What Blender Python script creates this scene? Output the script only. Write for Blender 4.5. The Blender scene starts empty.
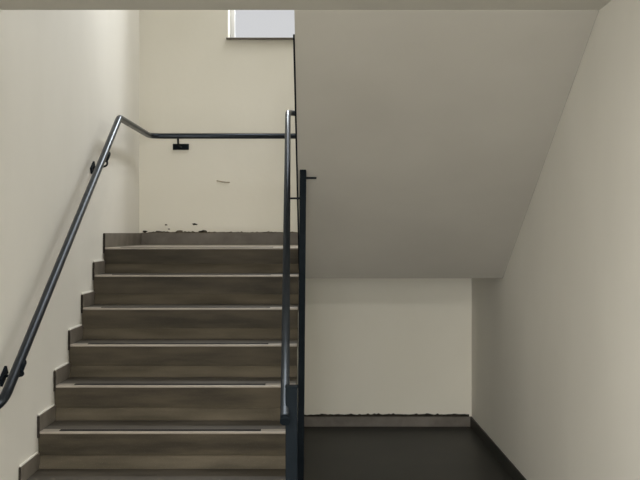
import bpy, bmesh, math, random
from mathutils import Vector, Matrix
random.seed(7)
S = bpy.context.scene
C = S.collection

# ------------------------------------------------------------------ camera
EYE = 1.4774
cd = bpy.data.cameras.new('camera'); cam = bpy.data.objects.new('camera', cd); C.objects.link(cam)
cam.location = (0, 0, EYE); cam.rotation_euler = (math.pi/2, 0, 0)
cd.sensor_width = 36; cd.lens = 51.98; cd.shift_x = .0131; cd.shift_y = -.0110
cd.clip_start = .05
S.camera = cam

# ------------------------------------------------------------------ sky, daylight, exposure
w = bpy.data.worlds.new('sky'); S.world = w; w.use_nodes = True
bg = w.node_tree.nodes['Background']
bg.inputs[0].default_value = (.97, .98, 1.0, 1); bg.inputs[1].default_value = .70
S.view_settings.view_transform = 'Standard'; S.view_settings.look = 'None'
S.view_settings.gamma = 1; S.view_settings.exposure = 0
S.view_settings.use_curve_mapping = False

def area(name, loc, rot, sx, sy, power, col):
    l = bpy.data.lights.new(name, 'AREA'); l.shape = 'RECTANGLE'; l.size = sx; l.size_y = sy
    l.energy = power; l.color = col
    o = bpy.data.objects.new(name, l); C.objects.link(o); o.location = loc; o.rotation_euler = rot
    return o
R = math.radians
XL_ = -1.316
# stair window daylight; fills at added, unseen roof light, entrance and side window
area('window_daylight', (-.22, 7.47, 4.06), (R(-52), 0, 0), .44, .38, 48, (.96, .985, 1))
area('added_roof_fill', (.45, 6.1, 5.36), (0, 0, 0), .8, 1.2, 42, (.98, .99, 1))
area('added_entrance_fill', (-.05, -3.62, 1.25), (R(90), 0, 0), 2.0, 2.1, 187, (1, .995, .97))
area('added_side_fill', (XL_-.16, -.4, 1.55), (0, R(-90), 0), 1.2, 2.2, 64, (1, .995, .97))

# ------------------------------------------------------------------ materials
def new_mat(name):
    m = bpy.data.materials.new(name); m.use_nodes = True
    nt = m.node_tree; return m, nt, nt.nodes['Principled BSDF']

def mottled(name, c0, c1, rough=.6, scale=6, stretch=(1, 1, 1), bump=.1, bscale=60, spec=.4, detail=6, lo=.35, hi=.68, speck=None):
    m, nt, p = new_mat(name); N = nt.nodes; L = nt.links
    tc = N.new('ShaderNodeTexCoord'); mp = N.new('ShaderNodeMapping'); mp.inputs['Scale'].default_value = stretch
    L.new(tc.outputs['Object'], mp.inputs[0])
    n = N.new('ShaderNodeTexNoise'); n.inputs['Scale'].default_value = scale; n.inputs['Detail'].default_value = detail
    L.new(mp.outputs[0], n.inputs['Vector'])
    r = N.new('ShaderNodeValToRGB'); r.color_ramp.elements[0].position = lo; r.color_ramp.elements[1].position = hi
    r.color_ramp.elements[0].color = (*c0, 1); r.color_ramp.elements[1].color = (*c1, 1)
    L.new(n.outputs['Fac'], r.inputs[0]); out = r.outputs[0]
    if speck:
        v = N.new('ShaderNodeTexVoronoi'); v.inputs['Scale'].default_value = 130; L.new(tc.outputs['Object'], v.inputs['Vector'])
        sr = N.new('ShaderNodeValToRGB'); sr.color_ramp.elements[0].position = .12; sr.color_ramp.elements[1].position = .2
        sr.color_ramp.elements[0].color = (.35, .35, .35, 1); sr.color_ramp.elements[1].color = (0, 0, 0, 1)
        L.new(v.outputs['Distance'], sr.inputs[0])
        mx = N.new('ShaderNodeMix'); mx.data_type = 'RGBA'; L.new(sr.outputs[0], mx.inputs[0])
        L.new(out, mx.inputs[6]); mx.inputs[7].default_value = (*speck, 1); out = mx.outputs[2]
    L.new(out, p.inputs['Base Color'])
    p.inputs['Roughness'].default_value = rough; p.inputs['Specular IOR Level'].default_value = spec
    if bump:
        b = N.new('ShaderNodeTexNoise'); b.inputs['Scale'].default_value = bscale; b.inputs['Detail'].default_value = 4
        L.new(tc.outputs['Object'], b.inputs['Vector'])
        bn = N.new('ShaderNodeBump'); bn.inputs['Strength'].default_value = bump; bn.inputs['Distance'].default_value = .01
        L.new(b.outputs['Fac'], bn.inputs['Height']); L.new(bn.outputs[0], p.inputs['Normal'])
    return m

M = {}
M['paint'] = mottled('white_wall_paint', (.735, .71, .645), (.79, .765, .70), .75, 1.3, (1, 1, .5), .06, 30, .25)
M['cream'] = mottled('cream_wall_paint', (.79, .755, .65), (.835, .80, .70), .75, 1.3, (1, 1, .6), .06, 30, .25)
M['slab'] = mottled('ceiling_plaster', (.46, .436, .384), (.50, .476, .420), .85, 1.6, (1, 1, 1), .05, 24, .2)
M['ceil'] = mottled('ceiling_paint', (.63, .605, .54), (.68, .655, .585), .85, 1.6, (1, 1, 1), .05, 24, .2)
M['stone'] = mottled('brown_terrazzo', (.060, .050, .034), (.110, .092, .065), .5, 3.2, (.8, 2.2, 5), .05, 90, .15, speck=(.2, .17, .13))
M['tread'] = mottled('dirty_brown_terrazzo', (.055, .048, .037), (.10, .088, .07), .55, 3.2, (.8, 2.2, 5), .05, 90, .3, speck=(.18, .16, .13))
M['band'] = mottled('dark_terrazzo', (.039, .033, .023), (.085, .070, .048), .5, 3.0, (.8, 2.2, 5), .05, 90, .15, speck=(.14, .12, .09))
M['nose'] = mottled('worn_pale_terrazzo', (.27, .236, .194), (.38, .335, .28), .42, 5, (.6, 3, 3), .04, 90, .4, speck=(.5, .45, .4))
M['skirt'] = mottled('skirting_terrazzo', (.12, .104, .083), (.185, .163, .136), .5, 7, (1, 1, 1), .05, 90, .4)
M['floor'] = mottled('dark_floor_tile', (.019, .020, .017), (.030, .029, .025), .45, 2.2, (1, 1, 1), .03, 60, .25)
M['dark'] = mottled('dark_mortar_and_gap_shade', (.018, .016, .013), (.05, .042, .034), .9, 30, (1, 1, 1), .3, 120, .1)
M['chip'] = mottled('grey_chipped_plaster', (.07, .058, .04), (.15, .125, .095), .9, 30, (1, 1, 1), .3, 120, .1)
M['scuff'] = mottled('rubbed_plaster', (.36, .31, .23), (.5, .44, .34), .9, 30, (1, 1, 1), .2, 120, .1)
M['rubber'] = mottled('black_rubber', (.012, .011, .010), (.02, .018, .016), .75, 40, (1, 1, 1), .1, 200, .2)
M['white'] = mottled('white_frame', (.74, .74, .74), (.8, .8, .8), .4, 8, (1, 1, 1), .02, 50, .4)
M['steel'] = mottled('blue_grey_steel_tube', (.036, .043, .052), (.048, .055, .065), .33, 3, (1, 1, 1), 0, 80, .5)
M['steel'].node_tree.nodes['Principled BSDF'].inputs['Metallic'].default_value = .85
M['paintsteel'] = mottled('dark_painted_steel', (.006, .009, .012), (.011, .015, .019), .75, 5, (1, 1, 1), 0, 80, .06)
def glass():
    m, nt, p = new_mat('window_glass'); N = nt.nodes; L = nt.links
    t = N.new('ShaderNodeBsdfTransparent'); g = N.new('ShaderNodeBsdfGlossy'); g.inputs['Roughness'].default_value = .02
    mx = N.new('ShaderNodeMixShader'); mx.inputs[0].default_value = .04
    L.new(t.outputs[0], mx.inputs[1]); L.new(g.outputs[0], mx.inputs[2])
    L.new(mx.outputs[0], N['Material Output'].inputs[0]); return m
M['glass'] = glass()

# ------------------------------------------------------------------ mesh helpers
def box(bm, x0, x1, y0, y1, z0, z1):
    v = [bm.verts.new(c) for c in ((x0,y0,z0),(x1,y0,z0),(x1,y1,z0),(x0,y1,z0),(x0,y0,z1),(x1,y0,z1),(x1,y1,z1),(x0,y1,z1))]
    for f in ((0,3,2,1),(4,5,6,7),(0,1,5,4),(1,2,6,5),(2,3,7,6),(3,0,4,7)): bm.faces.new([v[i] for i in f])
def prism(bm, pts, x0, x1):           # closed outline in (y, z), extruded along x
    a = [bm.verts.new((x0, y, z)) for y, z in pts]; b = [bm.verts.new((x1, y, z)) for y, z in pts]
    n = len(pts); bm.faces.new(a); bm.faces.new(b[::-1])
    for i in range(n): bm.faces.new((a[i], b[i], b[(i+1) % n], a[(i+1) % n]))
def sweep(bm, path, r, n=16, closed_profile=None):
    P = [Vector(p) for p in path]; rings = []
    prof = closed_profile or [(r*math.cos(2*math.pi*k/n), r*math.sin(2*math.pi*k/n)) for k in range(n)]
    t0 = (P[1]-P[0]).normalized(); up = Vector((0, 0, 1)) if abs(t0.z) < .95 else Vector((0, 1, 0))
    u = t0.cross(up).normalized()
    for i, p in enumerate(P):
        if i == 0: t = t0
        elif i == len(P)-1: t = (P[i]-P[i-1]).normalized()
        else: t = ((P[i]-P[i-1]).normalized()+(P[i+1]-P[i]).normalized()).normalized()
        u = (u-t*u.dot(t)).normalized(); v = t.cross(u)
        rings.append([bm.verts.new(p+u*a+v*b) for a, b in prof])
    m = len(prof)
    for a, b in zip(rings, rings[1:]):
        for k in range(m): bm.faces.new((a[k], a[(k+1) % m], b[(k+1) % m], b[k]))
    bm.faces.new(rings[0][::-1]); bm.faces.new(rings[-1])
def fillet(path, rad, seg=7):         # round the bends of a polyline
    P = [Vector(p) for p in path]; out = [P[0]]
    for i in range(1, len(P)-1):
        r_ = rad[i-1] if isinstance(rad, (list, tuple)) else rad
        a = (P[i-1]-P[i]); b = (P[i+1]-P[i]); la = min(r_, a.length*.45); lb = min(r_, b.length*.45)
        A = P[i]+a.normalized()*la; B = P[i]+b.normalized()*lb
        for k in range(seg+1):
            t = k/seg; out.append((1-t)**2*A+2*t*(1-t)*P[i]+t*t*B)
    out.append(P[-1]); return out
def obj(name, bm, mat, parent=None, bevel=0, smooth=False):
    bmesh.ops.recalc_face_normals(bm, faces=bm.faces)
    me = bpy.data.meshes.new(name); bm.to_mesh(me); bm.free(); me.materials.append(M[mat])
    o = bpy.data.objects.new(name, me); C.objects.link(o); o.parent = parent
    if smooth:
        for p in me.polygons: p.use_smooth = len(p.vertices) == 4
    if bevel:
        b = o.modifiers.new('bevel', 'BEVEL'); b.width = bevel; b.segments = 2; b.limit_method = 'ANGLE'
    return o
def boxes(name, mat, lst, parent=None, bevel=0):
    bm = bmesh.new()
    for b in lst: box(bm, *b)
    return obj(name, bm, mat, parent, bevel)
def empty(name, loc=(0, 0, 0)):
    o = bpy.data.objects.new(name, None); C.objects.link(o); o.location = loc; o.empty_display_size = .1; return o
def adopt(parent, *kids):             # keep children where they stand
    for k in kids: k.parent = parent; k.matrix_parent_inverse = Matrix.Translation(-Vector(parent.location))
def tag(o, label, cat, group=None):
    o['label'] = label; o['category'] = cat
    if group: o['group'] = group
    return o
def struct(o, label, cat):
    o['kind'] = 'structure'; o['label'] = label; o['category'] = cat; return o

# ------------------------------------------------------------------ dimensions (metres)
XL, XR = -1.316, 1.222               # side walls
XM = -.078                           # right edge of the lower flight
XE = -.0734                          # left edge of the upper flight
YB = 7.06                            # back wall
YF = -3.5                            # entrance wall
D0, T, RI = 5.83, .28, .175          # landing edge, going, riser
ZL = 8*RI                            # landing level 1.40
ZS = 2.424                           # underside of the upper storey slab
YS = 3.923                           # edge of the upper storey slab
ZU = 16*RI                           # upper floor 2.80
ZT = 5.30
LD = .014                            # the top riser is a little lower
ZP = 1.188                           # underside of the landing

# ------------------------------------------------------------------ the room
struct(boxes('floor', 'floor', [(XL-.2, XR+.2, YF-.2, YB+.3, -.2, 0)]), 'dark smooth tiled floor at the foot of the stairs', 'floor')
struct(boxes('wall_left', 'paint', [(XL-.2, XL, YF-.2, -1.55, 0, ZT), (XL-.2, XL, .75, YB+.3, 0, ZT), (XL-.2, XL, -1.55, .75, 0, .9), (XL-.2, XL, -1.55, .75, 2.2, ZT)]), 'white painted wall carrying the sloping handrail', 'wall')
struct(boxes('wall_right', 'paint', [(XR, XR+.2, YF-.2, YB+.3, 0, ZT)]), 'plain off-white wall on the right under the sloping soffit', 'wall')
WX0, WX1, WZ0, WZ1 = -.639, .62, 2.965, 4.70
wb = struct(boxes('wall_back', 'cream', [(XL, WX0, YB, YB+.3, 0, ZT), (WX1, XR, YB, YB+.3, 0, ZT), (WX0, WX1, YB, YB+.3, 0, WZ0), (WX0, WX1, YB, YB+.3, WZ1, ZT)]),
       'cream painted end wall behind the landing', 'wall')
# wall behind the camera: unseen entrance opening added for fill light
struct(boxes('wall_front', 'paint', [(XL, -1.1, YF-.2, YF, 0, ZT), (1.0, XR, YF-.2, YF, 0, ZT), (-1.1, 1.0, YF-.2, YF, 2.3, ZT)]), 'white wall around the added glazed entrance behind the viewer', 'wall')
dr = struct(boxes('door_added', 'white', [(-1.1, -1.04, YF-.14, YF-.06, 0, 2.3), (.94, 1.0, YF-.14, YF-.06, 0, 2.3), (-1.04, .94, YF-.14, YF-.06, 2.24, 2.3), (-.08, -.02, YF-.14, YF-.06, 0, 2.24)]),
       'glazed white double entrance door, unseen, added for front light', 'door')
boxes('pane', 'glass', [(-1.04, -.08, YF-.105, YF-.095, .0, 2.24)], dr); boxes('pane', 'glass', [(-.02, .94, YF-.105, YF-.095, .0, 2.24)], dr)
struct(boxes('ceiling', 'ceil', [(XL, XR, YF, YS, ZS, ZU)]), 'plain ceiling slab of the ground floor hall', 'ceiling')
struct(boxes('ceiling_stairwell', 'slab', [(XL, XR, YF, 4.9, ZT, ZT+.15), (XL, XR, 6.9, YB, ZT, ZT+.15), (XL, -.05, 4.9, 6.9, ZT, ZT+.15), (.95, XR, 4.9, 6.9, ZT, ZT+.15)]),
       'upper ceiling with an added roof light over the stairwell', 'ceiling')
sk = struct(boxes('window_added_roof', 'white', [(-.05, 0, 4.9, 6.9, ZT, ZT+.12), (.9, .95, 4.9, 6.9, ZT, ZT+.12), (0, .9, 4.9, 4.95, ZT, ZT+.12), (0, .9, 6.85, 6.9, ZT, ZT+.12)]),
       'added, unseen roof light frame above the stairwell', 'window')
boxes('pane', 'glass', [(0, .9, 4.95, 6.85, ZT+.03, ZT+.04)], sk)  # roof light added out of view to brighten the stairwell

w3 = struct(boxes('window_added_side', 'white', [(XL-.14, XL-.08, -1.55, -1.5, .9, 2.2), (XL-.14, XL-.08, .7, .75, .9, 2.2), (XL-.14, XL-.08, -1.5, .7, .9, .95), (XL-.14, XL-.08, -1.5, .7, 2.15, 2.2), (XL-.14, XL-.08, -.425, -.375, .95, 2.15)]),
       'added, unseen white framed side window of the hall beside the viewer', 'window')
boxes('pane', 'glass', [(XL-.115, XL-.107, -1.5, -.425, .95, 2.15)], w3); boxes('pane', 'glass', [(XL-.115, XL-.107, -.375, .7, .95, 2.15)], w3)  # side window added out of view to brighten the right wall
# hall ceiling lamp, added out of view to brighten the walls
lp = tag(empty('added_hall_lamp', (0, .5, ZS)), 'added, unseen flat rectangular ceiling lamp in the hall behind the viewer', 'lamp')
lh = boxes('housing', 'white', [(-.62, .62, .3, .7, ZS-.05, ZS)], None, .004)
ld = boxes('diffuser', 'white', [(-.6, .6, .32, .68, ZS-.058, ZS-.05)])
adopt(lp, lh, ld)
area('added_lamp_fill', (0, .5, ZS-.065), (0, 0, 0), 1.18, .34, 98, (1, .99, .96))
# stair window in the back wall
wy = YB+.19
wn = struct(boxes('window_1', 'white', [(WX0, WX0+.035, wy, wy+.06, WZ0, WZ1), (WX1-.035, WX1, wy, wy+.06, WZ0, WZ1),
        (WX0+.035, WX1-.035, wy, wy+.06, WZ0, WZ0+.03), (WX0+.035, WX1-.035, wy, wy+.06, WZ1-.04, WZ1), (.2, .24, wy, wy+.06, WZ0+.03, WZ1-.04)]),
        'bright white framed window high above the landing', 'window')
boxes('pane', 'glass', [(WX0+.035, .2, wy+.025, wy+.033, WZ0+.03, WZ1-.04)], wn)
boxes('pane', 'glass', [(.24, WX1-.035, wy+.025, wy+.033, WZ0+.03, WZ1-.04)], wn)
boxes('window_sill', 'skirt', [(WX0-.012, WX1+.012, YB-.03, wy, WZ0-.012, WZ0)], wn, .002)

struct(boxes('wall_spandrel', 'paint', [(XM-.12, XM-.002, D0+.103, YB, 0, ZP-.001)]), 'plastered wall closing the space below the lower flight', 'wall')

# ------------------------------------------------------------------ ragged mortar and plaster chips
def ragged(name, x0, x1, y, z, hmin, hmax, mat, parent, step=.02, t=.006, seed=1):
    rnd = random.Random(seed); bm = bmesh.new(); n = max(2, int((x1-x0)/step)); F = []
    base = 0
    for i in range(n+1):
        x = x0+(x1-x0)*i/n; base = .75*base+.25*rnd.random()
        h = hmin+(hmax-hmin)*min(1, max(0, base*.9+.5*(rnd.random()**5)))
        F.append((x, h))
    fr = [(bm.verts.new((x, y-t, z-.004)), bm.verts.new((x, y-t*.6, z+h))) for x, h in F]
    bk = [(bm.verts.new((x, y+.001, z-.004)), bm.verts.new((x, y+.001, z+h))) for x, h in F]
    for i in range(n):
        bm.faces.new((fr[i][0], fr[i+1][0], fr[i+1][1], fr[i][1]))
        bm.faces.new((fr[i][1], fr[i+1][1], bk[i+1][1], bk[i][1]))
    bm.faces.new((fr[0][0], fr[0][1], bk[0][1], bk[0][0])); bm.faces.new((fr[n][0], bk[n][0], bk[n][1], fr[n][1]))
    return obj(name, bm, mat, parent)
def chip(name, x, z, sx, sz, mat, parent, seed, y=YB):
    rnd = random.Random(seed); bm = bmesh.new(); k = 9; ring = []; back = []
    for i in range(k):
        a = 2*math.pi*i/k; q = .6+.6*rnd.random()
        px, pz = x+sx*q*math.cos(a), z+sz*q*math.sin(a)
        ring.append(bm.verts.new((px, y-.004, pz))); back.append(bm.verts.new((x+(px-x)*1.15, y+.001, z+(pz-z)*1.15)))
    c = bm.verts.new((x, y-.0065, z))
    for i in range(k):
        j = (i+1) % k; bm.faces.new((c, ring[i], ring[j])); bm.faces.new((ring[i], back[i], back[j], ring[j]))
    return obj(name, bm, mat, parent)

SK = .0765                            # skirting height
bb = struct(boxes('baseboard_landing', 'skirt', [(XL+.016, XR, YB-.014, YB, ZL-LD, ZL+SK)], None, .002), 'brown terrazzo skirting with a ragged plaster edge along the landing', 'baseboard')
ragged('mortar_line', XL+.01, XR-.01, YB, ZL+SK, .000, .016, 'chip', bb, .012, .008, 3)
for i, (px, pz, sx, sz) in enumerate(((-1.37+.095, .012, .02, .008), (-1.01, .012, .034, .012), (-.93, .006, .02, .008), (-.835, .011, .034, .013), (-.775, .004, .022, .008), (-.62, .006, .015, .007), (-1.17, .01, .035, .01), (-.42, .004, .014, .008), (-.33, .008, .02, .009))):
    chip('mortar_lump', px, ZL+SK+pz, sx*.9, sz*.8, 'chip' if i % 3 else 'dark', bb, 20+i)
chip('plaster_chip', -1.112, EYE+.063, .010, .006, 'chip', wb, 51)
chip('plaster_chip', -.893, EYE+.067, .017, .007, 'dark', wb, 52)
chip('plaster_chip', -1.09, EYE+.03, .008, .004, 'chip', wb, 53)
bm = bmesh.new(); sweep(bm, [(-.725, YB-.001, EYE+.400), (-.69, YB-.003, EYE+.392), (-.655, YB-.004, EYE+.387), (-.625, YB-.001, EYE+.386)], .0045, 8)
obj('plaster_scuff', bm, 'scuff', wb, smooth=True)
b2 = struct(boxes('baseboard_back', 'skirt', [(XM, XR, YB-.014, YB, 0, SK)], None, .002), 'grey brown skirting under the landing with a black ragged mortar line', 'baseboard')
ragged('mortar_line', XM+.01, XR-.02, YB, SK, .008, .026, 'dark', b2, .016, .012, 9)
b3 = struct(boxes('baseboard_right', 'floor', [(XR-.012, XR, YF, YB-.014, 0, SK)], None, .002), 'dark skirting at the foot of the right wall', 'baseboard')
struct(boxes('baseboard_left', 'floor', [(XL, XL+.012, YF, D0-7*T-.01, 0, SK)], None, .002), 'dark skirting at the foot of the left wall in front of the stairs', 'baseboard')

# ------------------------------------------------------------------ lower flight
SXL, SXR, SYB, SYS = XL+.0013, XR-.0013, YB-.0013, YS+.0013   # joint between stairs and walls
lf = tag(empty('staircase', ((SXL+XM)/2, D0-7*T, 0)), 'worn brown terrazzo stairs climbing beside the left wall to the landing', 'staircase')
kids = []
# solid body under the treads
pts = [(D0-7*T+.06, 0)]
for i in range(7, -1, -1):
    y = D0-i*T; z = ZL-i*RI
    pts += [(y+.06, z-.175+(.0 if i == 7 else -.036)), (y+.06, z-.036)]
pts[1] = (D0-7*T+.06, 0.0); pts = pts[1:]
pts += [(D0+.10, ZL-.036), (D0+.10, 0)]
bm = bmesh.new(); prism(bm, pts, SXL, XM); kids.append(obj('flight_body', bm, 'paint'))
for i in range(8):
    y = D0-i*T; z = ZL-i*RI-(0 if i else LD); zb = ZL-(i+1)*RI
    yb = (y+T+.05) if i else SYB
    ND = .065
    kids.append(boxes('nosing', 'nose', [(SXL+.0005, XM, y, y+ND, z-.012, z)], None, .004))
    x1 = XM if i else SXR
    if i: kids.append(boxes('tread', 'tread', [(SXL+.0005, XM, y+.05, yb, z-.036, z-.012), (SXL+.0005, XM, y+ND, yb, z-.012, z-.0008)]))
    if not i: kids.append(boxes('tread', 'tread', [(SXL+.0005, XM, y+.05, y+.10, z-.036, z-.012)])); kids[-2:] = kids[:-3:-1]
    st = boxes('anti_slip_strip', 'rubber', [(-1.205+random.uniform(-.01, .01), -.235+random.uniform(-.012, .012), y+.012, y+.046, z-.002, z+.0025)])
    adopt(kids[-1] if not i else kids[-2], st)
    bm = bmesh.new()                  # upper riser board, slightly undercut
    prism(bm, [(y+.006, z-.012), (y+.02, zb+.057), (y+.05, zb+.057), (y+.05, z-.012)], SXL+.0005, XM); kids.append(obj('riser', bm, 'band'))
    bm = bmesh.new()                  # lower kick strip leaning out to the tread below
    prism(bm, [(y+.013, zb+.057), (y-.018, zb), (y+.06, zb), (y+.06, zb+.057)], SXL+.0005, XM); kids.append(obj('kick_strip', bm, 'stone', bevel=.002))
    if i:                             # skirting tile on the wall above each tread
        s = boxes('skirting_tile', 'skirt', [(SXL, SXL+.013, y+.002, y+T-.004, z, z+SK)], None, .0015); kids.append(s)
        j_ = boxes('shaded_gap_strip', 'dark', [(SXL, SXL+.011, y-.004, y+.0015, z-.03, z+SK-.004)]); adopt(s, j_)  # dark strip paints in the shaded gap at the tile's front edge
        m_ = boxes('plaster_ledge', 'paint', [(SXL, SXL+.011, y+.004, y+T-.02, z+SK, z+SK+.008)], None, .002); adopt(s, m_)
s = boxes('skirting_tile', 'skirt', [(SXL, SXL+.013, D0+.002, SYB, ZL-LD, ZL+SK)], None, .0015); kids.append(s)
adopt(s, boxes('shaded_gap_strip', 'dark', [(SXL, SXL+.011, D0-.004, D0+.0015, ZL-.05, ZL+SK-.004)]))
# landing
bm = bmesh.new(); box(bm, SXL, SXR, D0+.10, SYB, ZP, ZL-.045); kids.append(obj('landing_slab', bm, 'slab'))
kids.append(boxes('landing_floor', 'nose', [(SXL+.0005, XM, D0+.065, SYB, ZL-.045, ZL-LD), (XM, SXR, D0+.06, SYB, ZL-.045, ZL-LD)]))
adopt(lf, *kids)

# ------------------------------------------------------------------ upper flight (seen from below)
SL = RI/T
uf = tag(empty('staircase', ((XE+SXR)/2, D0, ZL)), 'upper stair flight on the right seen from below as a sloping plastered soffit', 'staircase')
kids = []
y0, z0 = 5.90, ZP
pts = [(y0, z0), (SYS, z0+SL*(y0-SYS)), (SYS, ZU-.03)]
for i in range(7, 0, -1):             # top to bottom
    y = D0-i*T; z = ZL+i*RI
    pts += [(y+.06-.04, z+RI-.03) if i == 7 else (y+.02, z+RI-.03), (y+.02, z-.03)]
pts += [(D0+.02, ZL+RI-.03), (D0+.02, ZL-.047), (y0+.028, ZL-.047), (y0+.028, z0)]
pts[3] = (SYS, ZU-.03); pts[4] = (SYS, ZU-RI-.03); del pts[2:4]
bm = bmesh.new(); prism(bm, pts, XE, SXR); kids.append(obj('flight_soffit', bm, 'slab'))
for i in range(1, 8):
    y = D0-i*T; z = ZL+i*RI
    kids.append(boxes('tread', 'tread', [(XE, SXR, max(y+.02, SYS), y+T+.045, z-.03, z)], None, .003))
    kids.append(boxes('riser', 'band', [(XE, SXR, y+T+.003, y+T+.02, z-RI, z-.03)]))
kids.append(boxes('riser', 'band', [(XE, SXR, SYS, SYS+.015, ZU-RI, ZU-.002)]))
# dark steel edge strip along the left lower edge of the flight
def sof(y): return z0+SL*(y0-y)
bm = bmesh.new(); prism(bm, [(5.80, sof(5.80)-.004), (4.06, sof(4.06)-.004), (4.06, sof(4.06)+.012), (4.2, sof(4.2)+.05), (5.80, sof(5.80)+.05)], XE-.0085, XE-.0005)
kids.append(obj('edge_strip', bm, 'paintsteel'))
adopt(uf, *kids)

# ------------------------------------------------------------------ wall handrail
RX = -1.2065; RZ = EYE+.7237; RR = .0205
hr = tag(empty('handrail', (RX, D0, ZL)), 'tubular steel handrail climbing the left wall and turning along the landing wall', 'handrail')
def rz(y): return RZ-SL*(D0-y)
path = fillet([(XL+.002, 3.63, rz(3.60)-.03), (RX, 3.60, rz(3.60)), (RX, D0-.03, RZ), (RX, 6.9, RZ), (XR-.06, 6.9, RZ)], [.09, .035, .10])
bm = bmesh.new(); sweep(bm, path, RR, 20); rl = obj('rail', bm, 'steel', smooth=True)
kids = [rl]
def wall_bracket(y, drop=.145):
    zc = rz(y+.13)-drop; 
    bm = bmesh.new(); d = Vector((0, 1, SL)).normalized(); n = Vector((0, -SL, 1)).normalized(); c = Vector((XL, y+.13, zc))
    vs = []
    for ux in (0, .012):
        for a, b in ((-.045, -.02), (.045, -.02), (.045, .02), (-.045, .02)): vs.append(bm.verts.new(c+Vector((ux, 0, 0))+d*a+n*b))
    for f in ((0,1,2,3),(7,6,5,4),(0,4,5,1),(1,5,6,2),(2,6,7,3),(3,7,4,0)): bm.faces.new([vs[i] for i in f])
    pl = obj('wall_bracket', bm, 'paintsteel', bevel=.002)
    bm = bmesh.new(); sweep(bm, fillet([(XL+.01, y+.13, zc), (RX-.006, y+.10, zc+.006), (RX+.004, y+.01, rz(y)-.012)], .04), .006, 10)
    stem = obj('stem', bm, 'paintsteel', smooth=True)
    bm = bmesh.new(); sweep(bm, [(RX+.004, y-.028, rz(y-.028)-.006), (RX+.004, y+.028, rz(y+.028)-.006)], .0225, 16)
    sd = obj('saddle', bm, 'paintsteel', smooth=True)
    adopt(pl, stem, sd); return pl
kids += [wall_bracket(5.40), wall_bracket(3.80)]
for bx in (-.998, .55):
    zc = EYE+.657
    pl = boxes('wall_bracket', 'paintsteel', [(bx-.061, bx+.061, YB-.012, YB, zc-.023, zc+.023)], None, .002)
    bm = bmesh.new(); sweep(bm, fillet([(bx, YB-.01, zc), (bx, 6.91, zc), (bx, 6.9, RZ-.01)], .03), .0075, 10)
    adopt(pl, obj('stem', bm, 'paintsteel', smooth=True)); kids.append(pl)
adopt(hr, *kids)

# ------------------------------------------------------------------ middle handrail with its newel
cr = tag(empty('balustrade', (-.0713, 3.45, 0)), 'grey tubular middle handrail beside the open edge of the lower stairs, with short newel', 'railing')
kids = []
CZ = EYE+.757
def cz(y): return CZ-SL*(D0-y)
def cx_(y): return -.103-.0206*(y-3.58)
path = fillet([(cx_(3.50), 3.50, cz(3.50)), (cx_(D0-.02), D0-.02, CZ), (cx_(D0)+.006, D0+.10, CZ+.015), (.03, D0+.14, CZ+.0), (.03, D0-.02, CZ+.10), (.03, 4.0, CZ+.10+SL*(D0-.02-4.0))], [.05, .06, .07, .08])
bm = bmesh.new(); sweep(bm, path, .0175, 20); kids.append(obj('rail', bm, 'steel', smooth=True))
bm = bmesh.new(); sweep(bm, [(cx_(3.50), 3.508, cz(3.505)), (cx_(3.49), 3.485, cz(3.485)-.004)], .0188, 20); e = obj('end_cap', bm, 'paintsteel', smooth=True)
adopt(kids[0], e)
nx = -.077
nw = boxes('newel_post', 'paintsteel', [(nx-.023, nx+.023, 3.53, 3.564, .008, .885)], None, .003); kids.append(nw)
adopt(nw, boxes('newel_cap', 'paintsteel', [(nx-.025, nx+.025, 3.528, 3.566, .885, .893)], None, .002), boxes('base_plate', 'paintsteel', [(nx-.05, nx+.05, 3.497, 3.597, 0, .008)], None, .002))
kids.append(boxes('rail_bracket', 'paintsteel', [(cx_(3.547), nx-.022, 3.540, 3.554, cz(3.547)-.006, cz(3.547)+.006)]))
yb_ = 4.915
kids.append(boxes('rail_bracket', 'paintsteel', [(cx_(yb_), -.058, yb_-.006, yb_+.006, cz(yb_)-.006, cz(yb_)+.004)]))
adopt(cr, *kids)

# ------------------------------------------------------------------ post from floor to soffit
py = 4.915
pp = tag(empty('support_post', (-.058, py, 0)), 'thin dark steel post rising from the floor to the sloping soffit', 'post')
zt = sof(py)
bm = bmesh.new()
c0, c1 = -.0603, -.0455
vs = []
for (cx0, zz0, zz1) in ((c0, .008, .008), (c1, sof(py-.0175), sof(py+.0175))):
    for ax, ay in ((-.0172, -.0175), (.0172, -.0175), (.0172, .0175), (-.0172, .0175)):
        vs.append(bm.verts.new((cx0+ax, py+ay, zz0 if ay < 0 else zz1)))
for f in ((0,3,2,1),(4,5,6,7),(0,1,5,4),(1,2,6,5),(2,3,7,6),(3,0,4,7)): bm.faces.new([vs[i] for i in f])
k1 = obj('post', bm, 'paintsteel', bevel=.003)
k2 = boxes('base_plate', 'paintsteel', [(-.076, -.01, py-.05, py+.05, 0, .008)], None, .002)
bm = bmesh.new(); prism(bm, [(py-.008, EYE+.297), (py+.008, EYE+.297), (py+.008, EYE+.287), (py-.008, EYE+.287)], c1+.01, .026)
k3 = obj('fixing_lug', bm, 'paintsteel')
adopt(pp, k1, k2, k3)
